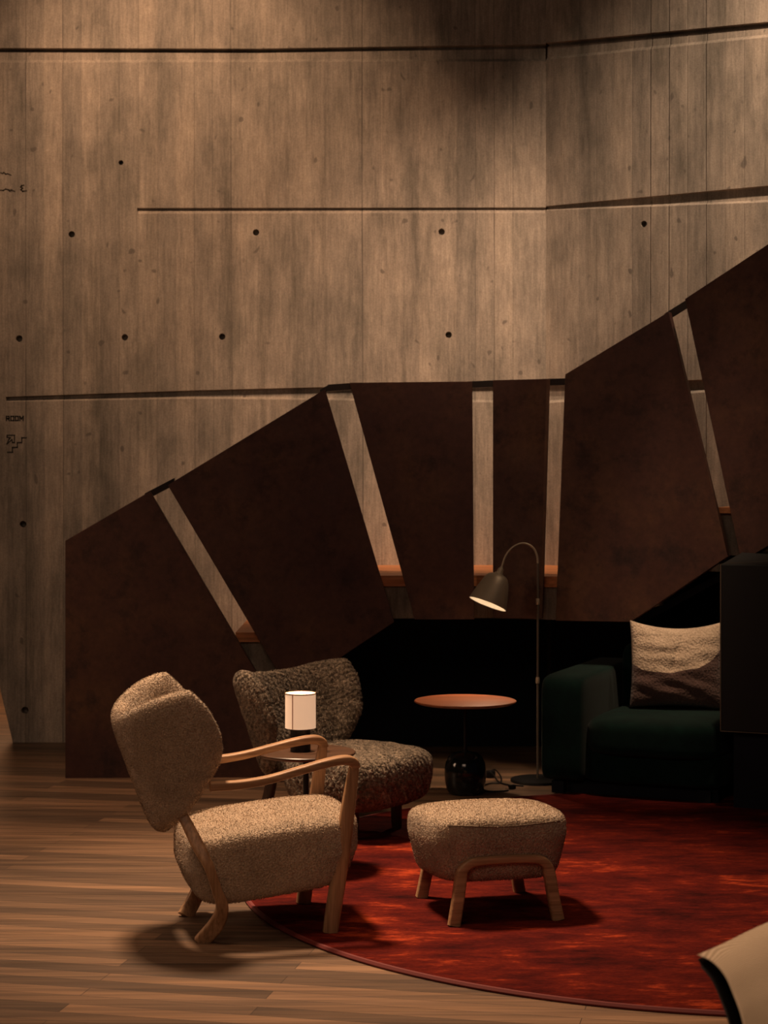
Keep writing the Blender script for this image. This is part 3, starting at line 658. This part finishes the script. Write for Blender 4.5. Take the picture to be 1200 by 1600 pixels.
# cushion on the sofa
PW = .475
def pillow():
    N = 40; V = []; Fc = []; R_ = random.Random(3)
    from mathutils import noise
    for sgn in (1, -1):
        for i in range(N+1):
            for j in range(N+1):
                a, b = -1+2*i/N, -1+2*j/N
                e = (1-abs(a)**2.6)*(1-abs(b)**2.6); e = max(e, 0)**.5
                pin = 1-.055*(1-a*a)*abs(b)**2-0; pin2 = 1-.05*(1-b*b)*abs(a)**2
                sag = .03*(1-a*a)*(b > 0)*b*b
                x = a*pin2; z = b*pin
                y = sgn*.085*e
                if sgn < 0: y += .010*e*noise.noise(Vector((a*1.5, b*5.5, 2))) + .012*math.exp(-((a-b*.25+.05)/.06)**2)*(b > -.2)*e - .016*e*math.sin((b*2+a*.9)*7)*math.exp(-((b+.55)/.3)**2)*.5
                V.append(Vector((x*PW/2, y, (z+1)*PW/2*.93-sag)))
        base = (0 if sgn > 0 else (N+1)**2)
        for i in range(N):
            for j in range(N):
                Fc.append((base+i*(N+1)+j, base+(i+1)*(N+1)+j, base+(i+1)*(N+1)+j+1, base+i*(N+1)+j+1))
    return V, Fc
PL = empty('throw_pillow', (1.452, 9.20, .398), math.radians(-9), label='cream fleece and brown throw pillow on the green sofa', cat='pillow')
V, Fc = pillow(); PIL = fabric('cream_fleece', (.44, .33, .23), (.74, .60, .45), 110, .8); BRO = mat('brown_cloth', (.10, .055, .045), .75)
k = NT(BRO); k.nrm(k.bump(k.noise(k.map((4, 4, 26), (0, .35, 0)), 1, 3), .6, .02))
o = mesh_obj('cover', V, Fc, PIL, PL)
k = NT(PIL); sx = k.n('ShaderNodeSeparateXYZ'); k.l(k.tc.outputs['Object'], sx.inputs[0])
crv = k.n('ShaderNodeFloatCurve'); cm = crv.mapping.curves[0]
for q_ in ((.05, .46), (.3, .39), (.6, .42), (.78, .47)): cm.points.new(*q_)
cm.points[0].location = (0, .52); cm.points[-1].location = (1, .68); crv.mapping.update()
k.l(k.math('ADD', k.math('MULTIPLY', sx.outputs[0], 1/PW), .5), crv.inputs['Value'])
lim = k.math('ADD', k.math('MULTIPLY', crv.outputs[0], PW), k.math('MULTIPLY', k.math('SUBTRACT', k.noise(k.map(), 9, 2), .5), .03))
mask = k.math('LESS_THAN', sx.outputs[2], lim)
old = PIL.node_tree.nodes['Principled BSDF'].inputs['Base Color'].links[0].from_socket
k.col(k.mix(old, (.085, .045, .036), mask))
tilt = Matrix.Rotation(math.radians(-9), 4, 'X'); o.data.transform(tilt); subsurf(o, 1)
# ---------------------------------------------------------------- foreground chair, cut by the frame
CRM = mat('cream_weave', (.5, .4, .28), .9, spec=.15); k = NT(CRM); wv = k.n('ShaderNodeTexWave', bands_direction='Z'); wv.inputs['Scale'].default_value = 130; wv.inputs['Distortion'].default_value = 1.2; k.l(k.tc.outputs['Object'], wv.inputs['Vector'])
k.col(k.ramp(wv.outputs['Fac'], [(.2, (.46, .33, .21)), (.8, (.68, .51, .345))])); k.nrm(k.bump(wv.outputs['Fac'], .3, .002))
DSH = mat('dark_shell', (.028, .024, .02), .5)
D4 = 3.3
FG = empty('lounge_chair', (.86, 3.5, 0), 0, label='cream woven lounge chair with dark shell edge, cropped at the lower right corner', cat='armchair')
def fgkid(o): o.parent = FG; o.matrix_parent_inverse = Matrix.Translation(-FG.location); return o
edge = crm([(1089, 1492), (1112, 1503), (1132, 1525), (1146, 1556), (1158, 1590), (1168, 1640), (1176, 1720)], 6)      # left edge going down
topl = crm([(1089, 1492), (1130, 1474), (1200, 1441), (1290, 1412), (1400, 1400), (1500, 1412), (1560, 1440)], 8)
V = []; Fc = []; nE, nT = len(edge), 40
for i, e in enumerate(edge):
    f_ = i/(nE-1)
    for j in range(nT+1):
        g = j/nT
        tp = np.array([np.interp(g, np.linspace(0, 1, len(topl)), [q[0] for q in topl]), np.interp(g, np.linspace(0, 1, len(topl)), [q[1] for q in topl])])
        px = tp[0]+(e[0]-1089)*(1-.6*g); py = tp[1]+(e[1]-1492)
        D = D4+.10*math.sin(math.pi*g) - .10*f_ + .25*g
        V.append(P(px, py, D))
n0 = len(V)
for v in list(V): V.append(v+Vector((.004, .012, -.004)))
def gi(i, j): return i*(nT+1)+j
for i in range(nE-1):
    for j in range(nT):
        q = (gi(i, j), gi(i, j+1), gi(i+1, j+1), gi(i+1, j)); Fc += [q, tuple(n0+a for a in q[::-1])]
def rimq(a, b): Fc.append((a, b, n0+b, n0+a))
for j in range(nT): rimq(gi(0, j), gi(0, j+1)); rimq(gi(nE-1, j+1), gi(nE-1, j))
for i in range(nE-1): rimq(gi(i+1, 0), gi(i, 0)); rimq(gi(i, nT), gi(i+1, nT))
cr = fgkid(mesh_obj('backrest_upholstery', V, Fc, CRM))
V2 = []
for i, e in enumerate(edge):
    for j in range(nT+1):
        v = V[gi(i, j)]; k2 = 1-j/nT; f_ = i/(nE-1)
        V2.append(v+Vector((-.024*k2*min(1, f_*5)-.002+.006, .016, -.012)))
m0 = len(V2)
for v in list(V2): V2.append(v+Vector((.012, .03, -.01)))
F2 = []
for i in range(nE-1):
    for j in range(nT):
        q = (gi(i, j), gi(i, j+1), gi(i+1, j+1), gi(i+1, j)); F2 += [q, tuple(m0+a for a in q[::-1])]
for j in range(nT): F2 += [(gi(0, j), gi(0, j+1), m0+gi(0, j+1), m0+gi(0, j)), (gi(nE-1, j+1), gi(nE-1, j), m0+gi(nE-1, j), m0+gi(nE-1, j+1))]
for i in range(nE-1): F2 += [(gi(i+1, 0), gi(i, 0), m0+gi(i, 0), m0+gi(i+1, 0)), (gi(i, nT), gi(i+1, nT), m0+gi(i+1, nT), m0+gi(i, nT))]
fgkid(mesh_obj('shell', V2, F2, DSH))
cushion('seat', CRM, FG, (.04, .12, .36), (.27, .27, .07), None, 4, 12)
lathe('pedestal', [(.24, 0), (.24, .012), (.04, .03), (.028, .05), (.028, .29), (.12, .30)], BLK, FG)
